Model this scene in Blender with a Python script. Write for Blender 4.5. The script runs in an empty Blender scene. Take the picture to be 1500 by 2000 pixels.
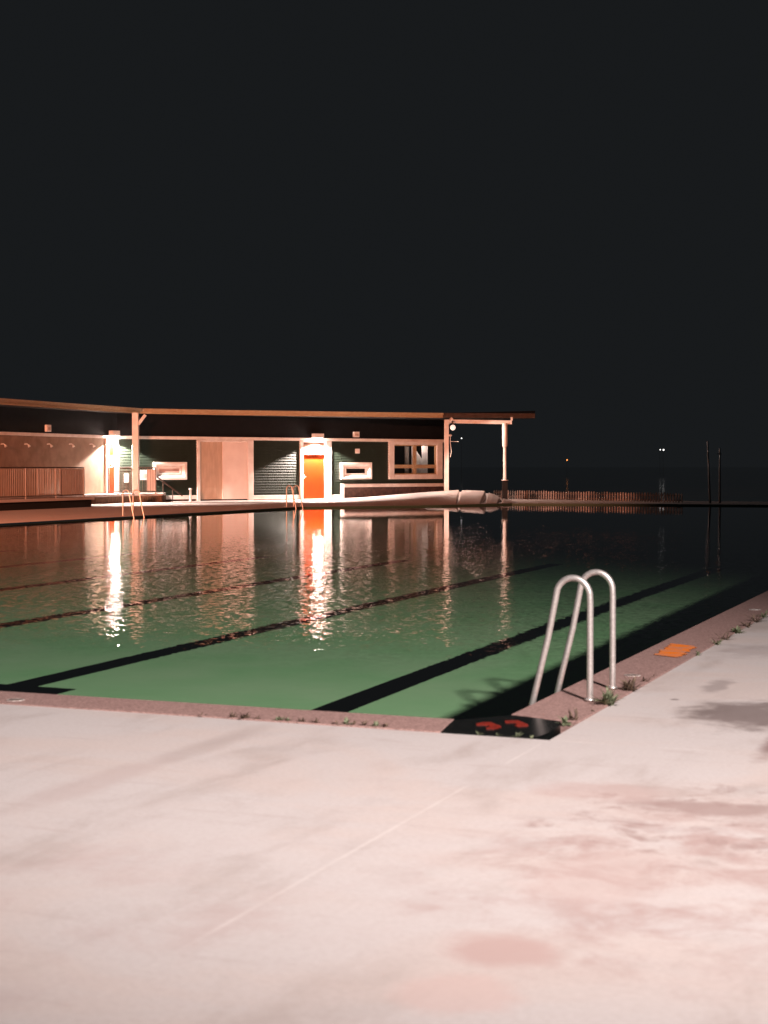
import bpy, bmesh, math, random
from mathutils import Vector, Matrix
from mathutils.geometry import tessellate_polygon
random.seed(7)
scene = bpy.context.scene
COL = scene.collection
R = math.radians

# ------------------------------------------------------------ camera
CAM_H = 1.5
F = 3129.0                     # focal length in photo pixels (1500 x 2000)
PITCH = math.atan(89.0 / F)    # horizon a little above the middle
cam_d = bpy.data.cameras.new('camera')
cam = bpy.data.objects.new('camera', cam_d); COL.objects.link(cam)
cam.location = (0, 0, CAM_H)
cam.rotation_euler = (R(90) - PITCH, 0, 0)
cam_d.sensor_fit = 'VERTICAL'; cam_d.sensor_height = 36; cam_d.sensor_width = 27
cam_d.lens = 36 * F / 2000
cam_d.clip_start = 0.1; cam_d.clip_end = 6000
cam_d.dof.use_dof = True; cam_d.dof.focus_distance = 50; cam_d.dof.aperture_fstop = 4.0
scene.camera = cam

# ------------------------------------------------------------ world: night sky
w = bpy.data.worlds.new('World'); scene.world = w; w.use_nodes = True
bg = w.node_tree.nodes['Background']
bg.inputs[0].default_value = (0.0090, 0.0102, 0.0113, 1); bg.inputs[1].default_value = 1.0
scene.view_settings.view_transform = 'Standard'; scene.view_settings.look = 'None'
scene.view_settings.exposure = 0; scene.view_settings.gamma = 1

# ------------------------------------------------------------ lights
def spot(name, loc, target, power, color, size, blend=.5, radius=.1):
    d = bpy.data.lights.new(name, 'SPOT'); d.energy = power; d.color = color
    d.spot_size = R(size); d.spot_blend = blend; d.shadow_soft_size = radius
    d.cycles.use_multiple_importance_sampling = False
    o = bpy.data.objects.new(name, d); COL.objects.link(o); o.location = loc
    o.rotation_euler = (Vector(target) - Vector(loc)).to_track_quat('-Z', 'Y').to_euler()
    return o
# floodlight on its mast behind the photographer: lights the near deck and the pool floor
flood = spot('flood_spot', (5.4, -6.3, 11.9), (0.1, 10.9, 0), 33500, (1, .885, .86), 40, 1.0, .6)
near_fill = spot('flood_spot', (5.2, -6.4, 11.9), (-.4, 3.4, 0), 2900, (1, .885, .865), 40, 1.0, .5)  # second spot, added only to brighten the near deck
flood.data.cycles.is_caustics_light = True; flood.data.cycles.use_multiple_importance_sampling = True
# sodium floodlight at the near left of the pool: lights the face of the building
sodium = spot('sodium_floodlight', (-19, 14, 8), (-3.5, 69.5, 2.2), 120000, (1, .335, .18), 31, .5, .3)

# ------------------------------------------------------------ geometry frame of the place
U = Vector((.3716, .9284, 0)); V = Vector((.9284, -.3716, 0))   # along / across the pool
def uv(u, v, z=0): p = U*u + V*v; return Vector((p.x, p.y, z))
CP, SP = math.cos(PITCH), math.sin(PITCH)
def ray(px, py):
    x = (px-750)/F; y = (1000-py)/F
    return Vector((x, CP + y*SP, -SP + y*CP))
def G(px, py, z=0.0):           # surveyed point on a level plane
    r = ray(px, py); t = (z - CAM_H)/r.z
    return Vector((r.x*t, r.y*t, z))
def at(px, py, D):              # surveyed point at a depth
    r = ray(px, py); t = D/r.y
    return Vector((r.x*t, D, CAM_H + r.z*t))

# ------------------------------------------------------------ material helpers
def M(name, col, rough=.6, metal=0, spec=.5):
    m = bpy.data.materials.new(name); m.use_nodes = True
    b = m.node_tree.nodes['Principled BSDF']
    b.inputs['Base Color'].default_value = (*col, 1); b.inputs['Roughness'].default_value = rough
    b.inputs['Metallic'].default_value = metal; b.inputs['Specular IOR Level'].default_value = spec
    return m
def N(m, t, **kw):
    n = m.node_tree.nodes.new(t)
    for k, v in kw.items(): setattr(n, k, v)
    return n
def L(m, a, b): m.node_tree.links.new(a, b)
def noisy(name, c1, c2, scale=8, rough=.6, metal=0, detail=6, bump=0, lo=.35, hi=.65, stretch=(1, 1, 1), spec=.5):
    m = M(name, c1, rough, metal, spec); b = m.node_tree.nodes['Principled BSDF']
    tc = N(m, 'ShaderNodeTexCoord'); mp = N(m, 'ShaderNodeMapping'); mp.inputs['Scale'].default_value = stretch
    L(m, tc.outputs['Object'], mp.inputs[0])
    n = N(m, 'ShaderNodeTexNoise'); n.inputs['Scale'].default_value = scale; n.inputs['Detail'].default_value = detail
    L(m, mp.outputs[0], n.inputs['Vector'])
    r = N(m, 'ShaderNodeValToRGB'); r.color_ramp.elements[0].position = lo; r.color_ramp.elements[1].position = hi
    r.color_ramp.elements[0].color = (*c1, 1); r.color_ramp.elements[1].color = (*c2, 1)
    L(m, n.outputs['Fac'], r.inputs[0]); L(m, r.outputs[0], b.inputs['Base Color'])
    if bump:
        bp = N(m, 'ShaderNodeBump'); bp.inputs['Distance'].default_value = bump; bp.inputs['Strength'].default_value = .8
        L(m, n.outputs['Fac'], bp.inputs['Height']); L(m, bp.outputs[0], b.inputs['Normal'])
    return m
def emis(name, col, s):
    m = M(name, col); b = m.node_tree.nodes['Principled BSDF']
    b.inputs['Emission Color'].default_value = (*col, 1); b.inputs['Emission Strength'].default_value = s
    return m
def clear_glass(name, refl=.12, tint=(.9, .92, .9)):
    m = bpy.data.materials.new(name); m.use_nodes = True; nt = m.node_tree; nt.nodes.clear()
    o = N(m, 'ShaderNodeOutputMaterial'); t = N(m, 'ShaderNodeBsdfTransparent'); t.inputs[0].default_value = (*tint, 1)
    g = N(m, 'ShaderNodeBsdfGlossy'); g.inputs['Roughness'].default_value = .02
    x = N(m, 'ShaderNodeMixShader'); f = N(m, 'ShaderNodeFresnel'); f.inputs[0].default_value = 1.5
    L(m, f.outputs[0], x.inputs[0]); L(m, t.outputs[0], x.inputs[1]); L(m, g.outputs[0], x.inputs[2]); L(m, x.outputs[0], o.inputs[0])
    return m

# ---- deck concrete: pale trowelled slab with joints, rusty and damp stains
def deck_material():
    m = M('deck_concrete', (.5, .46, .44), .75); nt = m.node_tree; b = nt.nodes['Principled BSDF']
    geo = N(m, 'ShaderNodeNewGeometry'); mp = N(m, 'ShaderNodeMapping', vector_type='TEXTURE')
    ang = math.atan2(V.y, V.x); mp.inputs['Rotation'].default_value = (0, 0, ang)   # x = v, y = u
    L(m, geo.outputs['Position'], mp.inputs[0])
    def noise(sc, det, rough=.55, stretch=(1, 1, 1), dist=0):
        q = N(m, 'ShaderNodeMapping'); q.inputs['Scale'].default_value = stretch; L(m, mp.outputs[0], q.inputs[0])
        n = N(m, 'ShaderNodeTexNoise'); n.inputs['Scale'].default_value = sc; n.inputs['Detail'].default_value = det
        n.inputs['Roughness'].default_value = rough; n.inputs['Distortion'].default_value = dist
        L(m, q.outputs[0], n.inputs['Vector']); return n.outputs['Fac']
    def ramp(src, a, c, v0=0., v1=1.):
        r = N(m, 'ShaderNodeMapRange'); r.inputs[1].default_value = a; r.inputs[2].default_value = c
        r.inputs[3].default_value = v0; r.inputs[4].default_value = v1; r.interpolation_type = 'SMOOTHSTEP'
        L(m, src, r.inputs[0]); return r.outputs[0]
    def mth(op, a, c):
        x = N(m, 'ShaderNodeMath', operation=op)
        for i, q in enumerate((a, c)):
            if isinstance(q, (int, float)): x.inputs[i].default_value = q
            else: L(m, q, x.inputs[i])
        return x.outputs[0]
    col = None
    def layer(fac, c):
        nonlocal col
        x = N(m, 'ShaderNodeMix', data_type='RGBA'); L(m, fac, x.inputs[0])
        if isinstance(col, tuple): x.inputs[6].default_value = (*col, 1)
        else: L(m, col, x.inputs[6])
        x.inputs[7].default_value = (*c, 1); col = x.outputs[2]
    col = (.585, .53, .51)
    layer(ramp(noise(.55, 5, .6, (1, 1.6, 1), .6), .42, .66, 0, .8), (.60, .505, .465))
    layer(ramp(noise(1.7, 7, .65, (1.4, .5, 1), .3), .50, .72, 0, .55), (.50, .42, .385))
    layer(ramp(noise(40, 3), .35, .7, 0, .2), (.40, .34, .31))
    layer(ramp(noise(260, 2), .60, .72, 0, .35), (.30, .25, .23))
    layer(ramp(noise(3.2, 8, .7, (.35, 2.6, 1), .2), .54, .74, 0, .5), (.47, .39, .365))
    # sited stains: (pixel surveyed centre, radius v, radius u, strength, colour)
    sep = N(m, 'ShaderNodeSeparateXYZ'); L(m, mp.outputs[0], sep.inputs[0])
    wob = noise(2.6, 6, .62); wob2 = noise(6.5, 5, .6)
    def blot(px, py, rv, ru, s, c, soft=.5, w=.9):
        p = G(px, py); pv = p.dot(V); pu = p.dot(U)
        a = mth('DIVIDE', mth('SUBTRACT', sep.outputs[0], pv), rv); c2 = mth('DIVIDE', mth('SUBTRACT', sep.outputs[1], pu), ru)
        d = mth('SQRT', mth('ADD', mth('MULTIPLY', a, a), mth('MULTIPLY', c2, c2)), 0)
        d = mth('ADD', d, mth('MULTIPLY', mth('SUBTRACT', wob, .5), 2.2*w)); d = mth('ADD', d, mth('MULTIPLY', mth('SUBTRACT', wob2, .5), .8*w))
        layer(ramp(d, 1-soft, 1+soft*.4, s, 0), c)
    def mottle(px, py, rv, ru, s, c, sc, lo, hi):
        p = G(px, py); pv = p.dot(V); pu = p.dot(U)
        a = mth('DIVIDE', mth('SUBTRACT', sep.outputs[0], pv), rv); c2 = mth('DIVIDE', mth('SUBTRACT', sep.outputs[1], pu), ru)
        d = mth('SQRT', mth('ADD', mth('MULTIPLY', a, a), mth('MULTIPLY', c2, c2)), 0)
        d = mth('ADD', d, mth('MULTIPLY', mth('SUBTRACT', wob, .5), 1.6))
        layer(mth('MULTIPLY', ramp(d, .55, 1.25, s, 0), ramp(noise(sc, 9, .68, (1, 1, 1), .4), lo, hi)), c)
    mottle(1330, 1700, .95, 1.3, .85, (.43, .30, .275), 2.6, .40, .64)
    mottle(1360, 1600, .7, .9, .8, (.33, .225, .205), 4.5, .50, .66)
    mottle(60, 1800, 1.0, 1.2, .6, (.50, .39, .365), 1.8, .45, .7)
    mottle(700, 1620, 1.6, 1.2, .35, (.46, .39, .365), 3.2, .5, .7)
    blot(1380, 1580, .42, .16, .75, (.34, .235, .215), .6, 1.2)
    blot(1290, 1545, .40, .18, .5, (.44, .34, .31), .6, 1.2)
    blot(1170, 1545, .30, .25, .45, (.50, .36, .33))
    blot(1455, 1395, .40, .60, .95, (.21, .165, .155), .55)
    blot(1400, 1340, .10, .35, .6, (.26, .21, .20), .5)
    blot(1510, 1455, .07, .5, .8, (.22, .13, .12), .8)
    blot(1480, 1270, .35, .55, .4, (.33, .27, .26))
    blot(1318, 1366, .035, .04, .8, (.20, .16, .15), .5)
    blot(970, 1855, .21, .19, .9, (.50, .36, .33), .5, .5)
    blot(900, 1940, .20, .20, .5, (.60, .43, .39), .4, .5)
    blot(420, 1452, .12, .75, .5, (.42, .345, .32), .6, .4)
    blot(180, 1530, .14, .75, .45, (.47, .37, .345), .6, .4)
    blot(1160, 1720, .25, .5, .45, (.54, .42, .39))
    # joints between slabs: pale worn lines
    def joint(coord, pos, wd, s, lo=None):
        d = mth('ABSOLUTE', mth('SUBTRACT', coord, pos), 0)
        f = ramp(d, wd*.4, wd, s, 0)
        f = mth('MULTIPLY', f, ramp(noise(1.1, 3), .42, .62, .05, 1))
        layer(f, (.76, .70, .66))
    for k in range(0, 5): joint(sep.outputs[0], -2.42 - 2.38*k, .012, .34)
    joint(sep.outputs[0], 1.3, .014, .6)
    joint(sep.outputs[1], 8.45, .016, .7); joint(sep.outputs[1], 3.1, .014, .4)
    L(m, col, b.inputs['Base Color'])
    L(m, ramp(noise(1.7, 7, .65, (1.4, .5, 1), .3), .45, .7, .82, .55), b.inputs['Roughness'])
    bp = N(m, 'ShaderNodeBump'); bp.inputs['Distance'].default_value = .003; bp.inputs['Strength'].default_value = .5
    L(m, noise(25, 8, .7), bp.inputs['Height']); L(m, bp.outputs[0], b.inputs['Normal'])
    return m
m_deck = deck_material()
m_coping = noisy('coping_stone', (.20, .115, .10), (.47, .29, .255), 70, .85, 0, 4, .002, .3, .7)
m_grass = noisy('dark_grass', (.012, .02, .012), (.03, .04, .02), 3, .5)
gb_ = m_grass.node_tree.nodes['Principled BSDF']; gb_.inputs['Coat Weight'].default_value = 1; gb_.inputs['Coat Roughness'].default_value = .12
m_lane = M('black_lane_paint', (.004, .005, .005), .5)
m_blacktile = noisy('black_gloss_tile', (.004, .005, .005), (.010, .012, .011), 60, .22)
m_red = noisy('red_paint', (.32, .024, .010), (.12, .012, .008), 60, .5)
m_orange_paint = noisy('orange_paint', (.95, .22, .01), (.48, .27, .20), 5, .7, 0, 8, 0, .49, .57, (1, 1, 1))
for n_ in m_orange_paint.node_tree.nodes:
    if n_.type == 'MAPPING': n_.inputs['Rotation'].default_value = (0, 0, 0); n_.inputs['Scale'].default_value = (.8, 4.5, 1)
m_steel = noisy('brushed_steel', (.86, .80, .76), (.70, .64, .60), 55, .40, .75)
m_darksteel = noisy('rail_steel', (.10, .07, .055), (.06, .045, .04), 20, .4, .3)
m_white = noisy('white_paint', (.80, .76, .72), (.68, .63, .59), 3, .5)
m_green = noisy('green_weatherboard', (.016, .026, .018), (.023, .035, .025), 4, .45, 0, 5, 0, .3, .7)
m_upper = noisy('dark_upper_cladding', (.006, .007, .008), (.009, .009, .010), 4, .7, spec=.12)
m_tan = noisy('tan_render', (.22, .15, .10), (.30, .21, .15), 2.5, .85, 0, 8)
m_tandoor = noisy('tan_door', (.46, .34, .25), (.54, .40, .30), 3, .6, stretch=(3, 3, .6))
m_paledoor = noisy('pale_pink_door', (.74, .62, .56), (.80, .69, .63), 2, .6)
m_orange = noisy('orange_door_paint', (.27, .032, .0015), (.23, .028, .0015), 3, .6, spec=.15)
m_fascia = noisy('fascia_timber', (.36, .26, .15), (.46, .34, .20), 6, .6, stretch=(1, 1, 6))
m_fascia_fade = noisy('fascia_fade_brown', (.05, .035, .028), (.075, .05, .04), 6, .5)  # right end of the fascia: fading light put into a darker brown
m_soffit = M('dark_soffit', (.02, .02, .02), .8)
m_found = noisy('brown_foundation', (.045, .028, .024), (.09, .05, .04), 6, .9, 0, 6, .01)
m_black = M('black_recess', (.006, .006, .006), .8)
m_rough = noisy('rough_timber', (.05, .03, .02), (.20, .12, .07), 7, .9, 0, 6, .01, stretch=(6, 6, .7))
m_roof = M('dark_roof_metal', (.012, .012, .013), .6)
m_glass = clear_glass('window_glass')
m_dkglass = M('dark_window_glass', (.01, .01, .01), .06)
m_tanblind = M('tan_blind', (.45, .30, .26), .6)
m_interior = M('interior_wall', (.05, .045, .04), .8)
m_curtain = noisy('white_curtain', (.8, .76, .74), (.7, .66, .64), 5, .8, stretch=(20, 20, .5))
m_leaf = noisy('weed_leaf', (.10, .12, .06), (.27, .29, .18), 40, .7)
m_dryleaf = noisy('dry_weed', (.05, .03, .022), (.20, .14, .09), 40, .8)
m_lampglow = emis('lamp_diffuser_glow', (1, .84, .76), 150); m_lampglow.cycles.emission_sampling = 'NONE'
m_dist_w = emis('far_white_lamp_glow', (1, .98, .95), 2)
m_dist_o = emis('far_orange_lamp_glow', (1, .35, .08), 2)
m_poolwall = M('pool_wall_paint', (.05, .10, .065), .7)

# ---- pool floor: pale green painted concrete seen through green water
m_floor = noisy('pool_floor_paint', (.42, .90, .42), (.56, .96, .52), 1.1, .8, 0, 8, 0, .3, .7)

# ---- water: refracting surface with small wind ripples
m_water = bpy.data.materials.new('pool_water'); m_water.use_nodes = True; m_water.node_tree.nodes.clear()
def build_water(m):
    o = N(m, 'ShaderNodeOutputMaterial')
    geo = N(m, 'ShaderNodeNewGeometry')
    mp = N(m, 'ShaderNodeMapping', vector_type='TEXTURE'); mp.inputs['Rotation'].default_value = (0, 0, math.atan2(V.y, V.x))
    L(m, geo.outputs['Position'], mp.inputs[0])
    vecs = []
    for sc, wt in ((10, .72), (27, .80)):
        n = N(m, 'ShaderNodeTexNoise'); n.inputs['Scale'].default_value = sc; n.inputs['Detail'].default_value = 1.5
        L(m, mp.outputs[0], n.inputs['Vector'])
        s = N(m, 'ShaderNodeVectorMath', operation='SUBTRACT'); L(m, n.outputs['Color'], s.inputs[0]); s.inputs[1].default_value = (.5, .5, .5)
        k = N(m, 'ShaderNodeVectorMath', operation='SCALE'); L(m, s.outputs[0], k.inputs[0]); k.inputs['Scale'].default_value = wt
        vecs.append(k.outputs[0])
    a = N(m, 'ShaderNodeVectorMath', operation='ADD'); L(m, vecs[0], a.inputs[0]); L(m, vecs[1], a.inputs[1])
    # the breeze only reaches the open water; sheltered near the building
    sep = N(m, 'ShaderNodeSeparateXYZ'); L(m, mp.outputs[0], sep.inputs[0])
    big = N(m, 'ShaderNodeTexNoise'); big.inputs['Scale'].default_value = .16; L(m, mp.outputs[0], big.inputs['Vector'])
    r = N(m, 'ShaderNodeMapRange'); r.inputs[1].default_value = 15; r.inputs[2].default_value = 44
    r.inputs[3].default_value = .24; r.inputs[4].default_value = .010; L(m, sep.outputs[1], r.inputs[0])
    q = N(m, 'ShaderNodeMapRange'); q.inputs[1].default_value = .3; q.inputs[2].default_value = .7
    q.inputs[3].default_value = .8; q.inputs[4].default_value = 1.2; L(m, big.outputs['Fac'], q.inputs[0])
    am = N(m, 'ShaderNodeMath', operation='MULTIPLY'); L(m, r.outputs[0], am.inputs[0]); L(m, q.outputs[0], am.inputs[1])
    calm = N(m, 'ShaderNodeMapRange'); calm.inputs[1].default_value = 10.5; calm.inputs[2].default_value = 14.5
    calm.inputs[3].default_value = .05; calm.inputs[4].default_value = 1; calm.interpolation_type = 'SMOOTHSTEP'; L(m, sep.outputs[1], calm.inputs[0])
    am2 = N(m, 'ShaderNodeMath', operation='MULTIPLY'); L(m, am.outputs[0], am2.inputs[0]); L(m, calm.outputs[0], am2.inputs[1]); am = am2
    k = N(m, 'ShaderNodeVectorMath', operation='SCALE'); L(m, a.outputs[0], k.inputs[0]); L(m, am.outputs[0], k.inputs['Scale'])
    mul = N(m, 'ShaderNodeVectorMath', operation='MULTIPLY'); L(m, k.outputs[0], mul.inputs[0]); mul.inputs[1].default_value = (.75, 1, 0)
    ad = N(m, 'ShaderNodeVectorMath', operation='ADD'); L(m, mul.outputs[0], ad.inputs[0]); ad.inputs[1].default_value = (0, 0, 1)
    nm = N(m, 'ShaderNodeVectorMath', operation='NORMALIZE'); L(m, ad.outputs[0], nm.inputs[0])
    gl = N(m, 'ShaderNodeBsdfGlass'); gl.inputs['IOR'].default_value = 1.33; gl.inputs['Roughness'].default_value = 0
    gl.inputs['Color'].default_value = (1, 1, 1, 1)
    L(m, nm.outputs[0], gl.inputs['Normal']); L(m, gl.outputs[0], o.inputs[0])
build_water(m_water)

# ------------------------------------------------------------ mesh helpers
def mesh(name, verts, faces, mat, parent=None, smooth=False):
    me = bpy.data.meshes.new(name); me.from_pydata([tuple(v) for v in verts], [], faces); me.update()
    if mat: me.materials.append(mat)
    if smooth:
        for p in me.polygons: p.use_smooth = True
    o = bpy.data.objects.new(name, me); COL.objects.link(o)
    if parent: 
        o.parent = parent
    return o
class MB:
    def __init__(s): s.v = []; s.f = []; s.sm = []
    def add(s, vs, fs, sm=False):
        b = len(s.v); s.v += [Vector(v) for v in vs]; s.f += [tuple(i+b for i in f) for f in fs]; s.sm += [sm]*len(fs)
    def hexa(s, p):   # p: 8 points, bottom 4 ccw then top 4
        s.add(p, [(3, 2, 1, 0), (4, 5, 6, 7), (0, 1, 5, 4), (1, 2, 6, 5), (2, 3, 7, 6), (3, 0, 4, 7)])
    def box(s, x0, x1, y0, y1, z0, z1, fr=None):
        p = [Vector(q) for q in ((x0, y0, z0), (x1, y0, z0), (x1, y1, z0), (x0, y1, z0), (x0, y0, z1), (x1, y0, z1), (x1, y1, z1), (x0, y1, z1))]
        if fr: p = [fr(q.x, q.y, q.z) for q in p]
        s.hexa(p)
    def tube(s, pts, r, n=12, caps=True, r2=None):
        pts = [Vector(p) for p in pts]; rings = []; prev = None
        for i, p in enumerate(pts):
            t = (pts[min(i+1, len(pts)-1)] - pts[max(i-1, 0)]).normalized()
            if prev is None:
                a = Vector((0, 0, 1)) if abs(t.z) < .9 else Vector((1, 0, 0)); x = t.cross(a).normalized()
            else: x = (prev - t*prev.dot(t)).normalized()
            prev = x; y = t.cross(x)
            rr = r if r2 is None else r + (r2-r)*i/(len(pts)-1)
            rings.append([p + (x*math.cos(2*math.pi*k/n) + y*math.sin(2*math.pi*k/n))*rr for k in range(n)])
        vs = [q for rg in rings for q in rg]; fs = []
        for i in range(len(rings)-1):
            for k in range(n): fs.append((i*n+k, i*n+(k+1) % n, (i+1)*n+(k+1) % n, (i+1)*n+k))
        s.add(vs, fs, True)
        if caps: s.add(rings[0], [tuple(range(n-1, -1, -1))]); s.add(rings[-1], [tuple(range(n))])
    def lathe(s, prof, c, n=20):
        vs = []; fs = []
        for (r, z) in prof:
            for k in range(n): a = 2*math.pi*k/n; vs.append(Vector(c) + Vector((r*math.cos(a), r*math.sin(a), z)))
        for i in range(len(prof)-1):
            for k in range(n): fs.append((i*n+k, i*n+(k+1) % n, (i+1)*n+(k+1) % n, (i+1)*n+k))
        s.add(vs, fs, True)
    def build(s, name, mat, parent=None, origin=None, bevel=0):
        vs = s.v
        base = parent.location.copy() if (parent is not None and parent.parent is None) else Vector((0, 0, 0))
        if parent is not None and parent.parent is not None: base = parent['wl'] and Vector(parent['wl']) 
        if origin is not None and parent is None: base = Vector(origin)
        o = mesh(name, [v - base for v in vs], s.f, mat, parent)
        for p, q in zip(o.data.polygons, s.sm): p.use_smooth = q
        if parent is None and origin is not None: o.location = origin
        o['wl'] = list(base)
        if bevel:
            bv = o.modifiers.new('bevel', 'BEVEL'); bv.width = bevel; bv.segments = 2; bv.limit_method = 'ANGLE'
        return o
def tag(o, label=None, cat=None, group=None, kind=None):
    if label: o['label'] = label
    if cat: o['category'] = cat
    if group: o['group'] = group
    if kind: o['kind'] = kind
    return o
def empty(name, loc):
    o = bpy.data.objects.new(name, None); COL.objects.link(o); o.location = loc; o['wl'] = list(loc); return o
def copy_tree(o, parent=None):
    c = o.copy(); COL.objects.link(c); c.parent = parent
    for ch in [x for x in bpy.data.objects if x.parent == o]: copy_tree(ch, c)
    return c
def struct(name, verts, faces, mat): return tag(mesh(name, verts, faces, mat), kind='structure')

# ------------------------------------------------------------ the pool, deck and ground
U0, V0, VL = 8.91, -2.862, -25.0            # near edge, right edge, left edge
CW = .455                                   # coping width
cornA, cornB = G(885, 1408), G(1008, 1398)  # where the corner block meets the water
far = [G(600, 990), G(700, 988.6), G(860, 986.3), G(1000, 983), G(1250, 984), G(1480, 985.5)]
farR = G(1480, 985.5); uR = farR.dot(U)
endR = uv(62.5, V0)
hole = [cornA, uv(U0, VL)]                  # going left along the near edge
left_far = uv(far[0].dot(U), VL)
hole += [left_far] + far[1:] + [endR, cornB]
hole = [Vector((p.x, p.y, 0)) for p in hole]
# outer boundary of the coping strip, near and right sides
o_nl = uv(U0-CW, VL-CW); o_c = uv(U0-CW, V0+CW); o_rf = uv(62.5, V0+CW)
deck_hole = [o_c, uv(U0-CW, VL), left_far] + hole[3:-2] + [endR, o_rf]
deck_out = [uv(-14, 16), uv(-14, -60), uv(64.5, -60), G(1010, 972), at(1010, 0, 66), uv(68, V0-2), uv(68, 6), uv(40, 16)]
deck_out = [Vector((p.x, p.y, 0)) for p in deck_out]
# keep the outline simple: left, far left behind the building, then along behind the far edge
farback = [G(640, 962), G(1000, 976.5), G(1480, 979.5)]
deck_out = [uv(-14, 16), uv(-14, -60), uv(80, -60), uv(80, -24), G(990, 974), G(1200, 977.5), G(1480, 979.5), uv(66, V0), uv(66, 10), uv(40, 16)]
deck_out = [Vector((p.x, p.y, 0)) for p in deck_out]
def sheet(name, outer, holes, z, mat, skirt=None):
    polys = [[Vector((p.x, p.y, 0)) for p in outer]] + [[Vector((p.x, p.y, 0)) for p in h] for h in holes]
    vs = [Vector((p.x, p.y, z)) for pl in polys for p in pl]
    tris = tessellate_polygon(polys); fs = []
    for t in tris:
        a, b, c = (vs[i] for i in t)
        fs.append(tuple(t) if (b-a).cross(c-a).z > 0 else tuple(reversed(t)))
    return struct(name, vs, fs, mat)
deck = sheet('pool_deck', deck_out, [deck_hole], 0, m_deck)
BIG = 3000
ground = sheet('ground', [Vector((-BIG, -BIG, 0)), Vector((BIG, -BIG, 0)), Vector((BIG, BIG, 0)), Vector((-BIG, BIG, 0))], [deck_out], -.01, m_grass)
# coping strips (raised 6 mm above the slab edge)
def strip(name, quad, z, mat, depth=.12):
    b = MB(); q = [Vector((p.x, p.y, 0)) for p in quad]
    if (q[1]-q[0]).cross(q[2]-q[1]).z < 0: q.reverse()
    n = len(q)
    lo = [Vector((p.x, p.y, z-depth)) for p in q]; hi = [Vector((p.x, p.y, z)) for p in q]
    b.add(lo+hi, [tuple(range(n-1, -1, -1)), tuple(range(n, 2*n))] + [(i, (i+1) % n, n+(i+1) % n, n+i) for i in range(n)])
    o = b.build(name, mat, bevel=.006); return o
outA, outB = G(862, 1430.5), G(1095, 1410.5)
oC = G(1040, 1443)
def proj_v(p, v): return uv(p.dot(U), v)
def proj_u(p, u): return uv(u, p.dot(V))
nA = proj_u(outA, U0-CW+.002); nB = proj_v(outB, V0+CW-.002)
c_near = strip('coping', [uv(U0-CW+.002, VL-CW), nA, proj_u(cornA, U0), uv(U0, VL-CW)], .008, m_coping); tag(c_near, kind='structure')
c_right = strip('coping', [nB, uv(62.5, V0+CW-.002), uv(62.5, V0), proj_v(cornB, V0)], .008, m_coping); tag(c_right, kind='structure')
# basin
WZ = -.06; FZ = -1.12
bas = []
hp = [Vector((p.x, p.y, 0)) for p in hole]
nh = len(hp)
wv = [Vector((p.x, p.y, -.115 if i in (0, 1, nh-1, nh-2) else -.002)) for i, p in enumerate(hp)] + [Vector((p.x, p.y, FZ)) for p in hp]
walls = struct('pool_wall', wv, [(i, (i+1) % nh, nh+(i+1) % nh, nh+i) for i in range(nh)], m_poolwall)
floor = sheet('pool_floor', hp, [], FZ, m_floor)
water = sheet('pool_water', hp, [], WZ, m_water)
for p in water.data.polygons: p.use_smooth = True
water.cycles.is_caustics_caster = True
for o in (floor, walls): o.cycles.is_caustics_receiver = True
# lane lines
for k in range(8):
    v = -4.58 - 2.71*k; t0 = uv(10.08, v)
    z = FZ + .004
    vs = [uv(10.58, v-.14, z), uv(26, v-.14, z), uv(26, v+.14, z), uv(10.58, v+.14, z), uv(10.2, v-.5, z), uv(10.58, v-.5, z), uv(10.58, v+.5, z), uv(10.2, v+.5, z)]
    if k == 0: vs[0], vs[3] = uv(10.0, v-.14, z), uv(10.0, v+.14, z); vs = vs[:4]
    ln = struct('lane_line', vs, [(0, 3, 2, 1), (4, 5, 6, 7)][:(1 if k == 0 else 2)], m_lane)
    ln.cycles.is_caustics_receiver = True
# ------------------------------------------------------------ corner block with the red figures
blk = empty('corner_block', (cornA+outB)/2)
tag(blk, 'glossy black corner slab with red painted figures between the two coping strips', 'slab')
rr = []
for t in range(7):
    a = t/6; p0, p1, p2 = G(1025, 1442), G(1054, 1446.5), G(1095, 1418)
    rr.append(p0*(1-a)**2 + p1*2*a*(1-a) + p2*a*a)
poly = [cornA, outA] + rr + [outB, cornB]
b = MB(); n = len(poly)
lo = [Vector((p.x, p.y, -.11)) for p in poly]; hi = [Vector((p.x, p.y, .005)) for p in poly]
b.add(lo+hi, [tuple(range(n-1, -1, -1)), tuple(range(n, 2*n))] + [(i, (i+1) % n, n+(i+1) % n, n+i) for i in range(n)])
o = b.build('slab', m_blacktile, blk)
def figure(pts):
    b = MB(); top = [G(x, y, .0085) for x, y in pts]; lo = [p - Vector((0, 0, .0025)) for p in top]; n = len(pts)
    tr = tessellate_polygon([[Vector((p.x, p.y, 0)) for p in top]])
    fs = []
    for t in tr:
        a, c, d = (top[i] for i in t); fs.append(tuple(t) if (c-a).cross(d-a).z > 0 else tuple(reversed(t)))
    b.add(top+lo, fs + [(i, (i+1) % n, n+(i+1) % n, n+i) for i in range(n)]); return b
F1 = [(440, 190), (500, 177), (572, 178), (612, 196), (648, 206), (657, 220), (600, 236), (532, 237), (524, 226), (560, 214), (545, 202), (500, 204), (445, 204)]
F2 = [(688, 165), (730, 160), (800, 161), (832, 174), (886, 196), (890, 211), (800, 216), (768, 206), (800, 201), (770, 184), (692, 182)]
for FG in (F1, F2): figure([(830 + x/4.41, 1370 + y/4.41) for x, y in FG]).build('painted_figure', m_red, blk)

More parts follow.
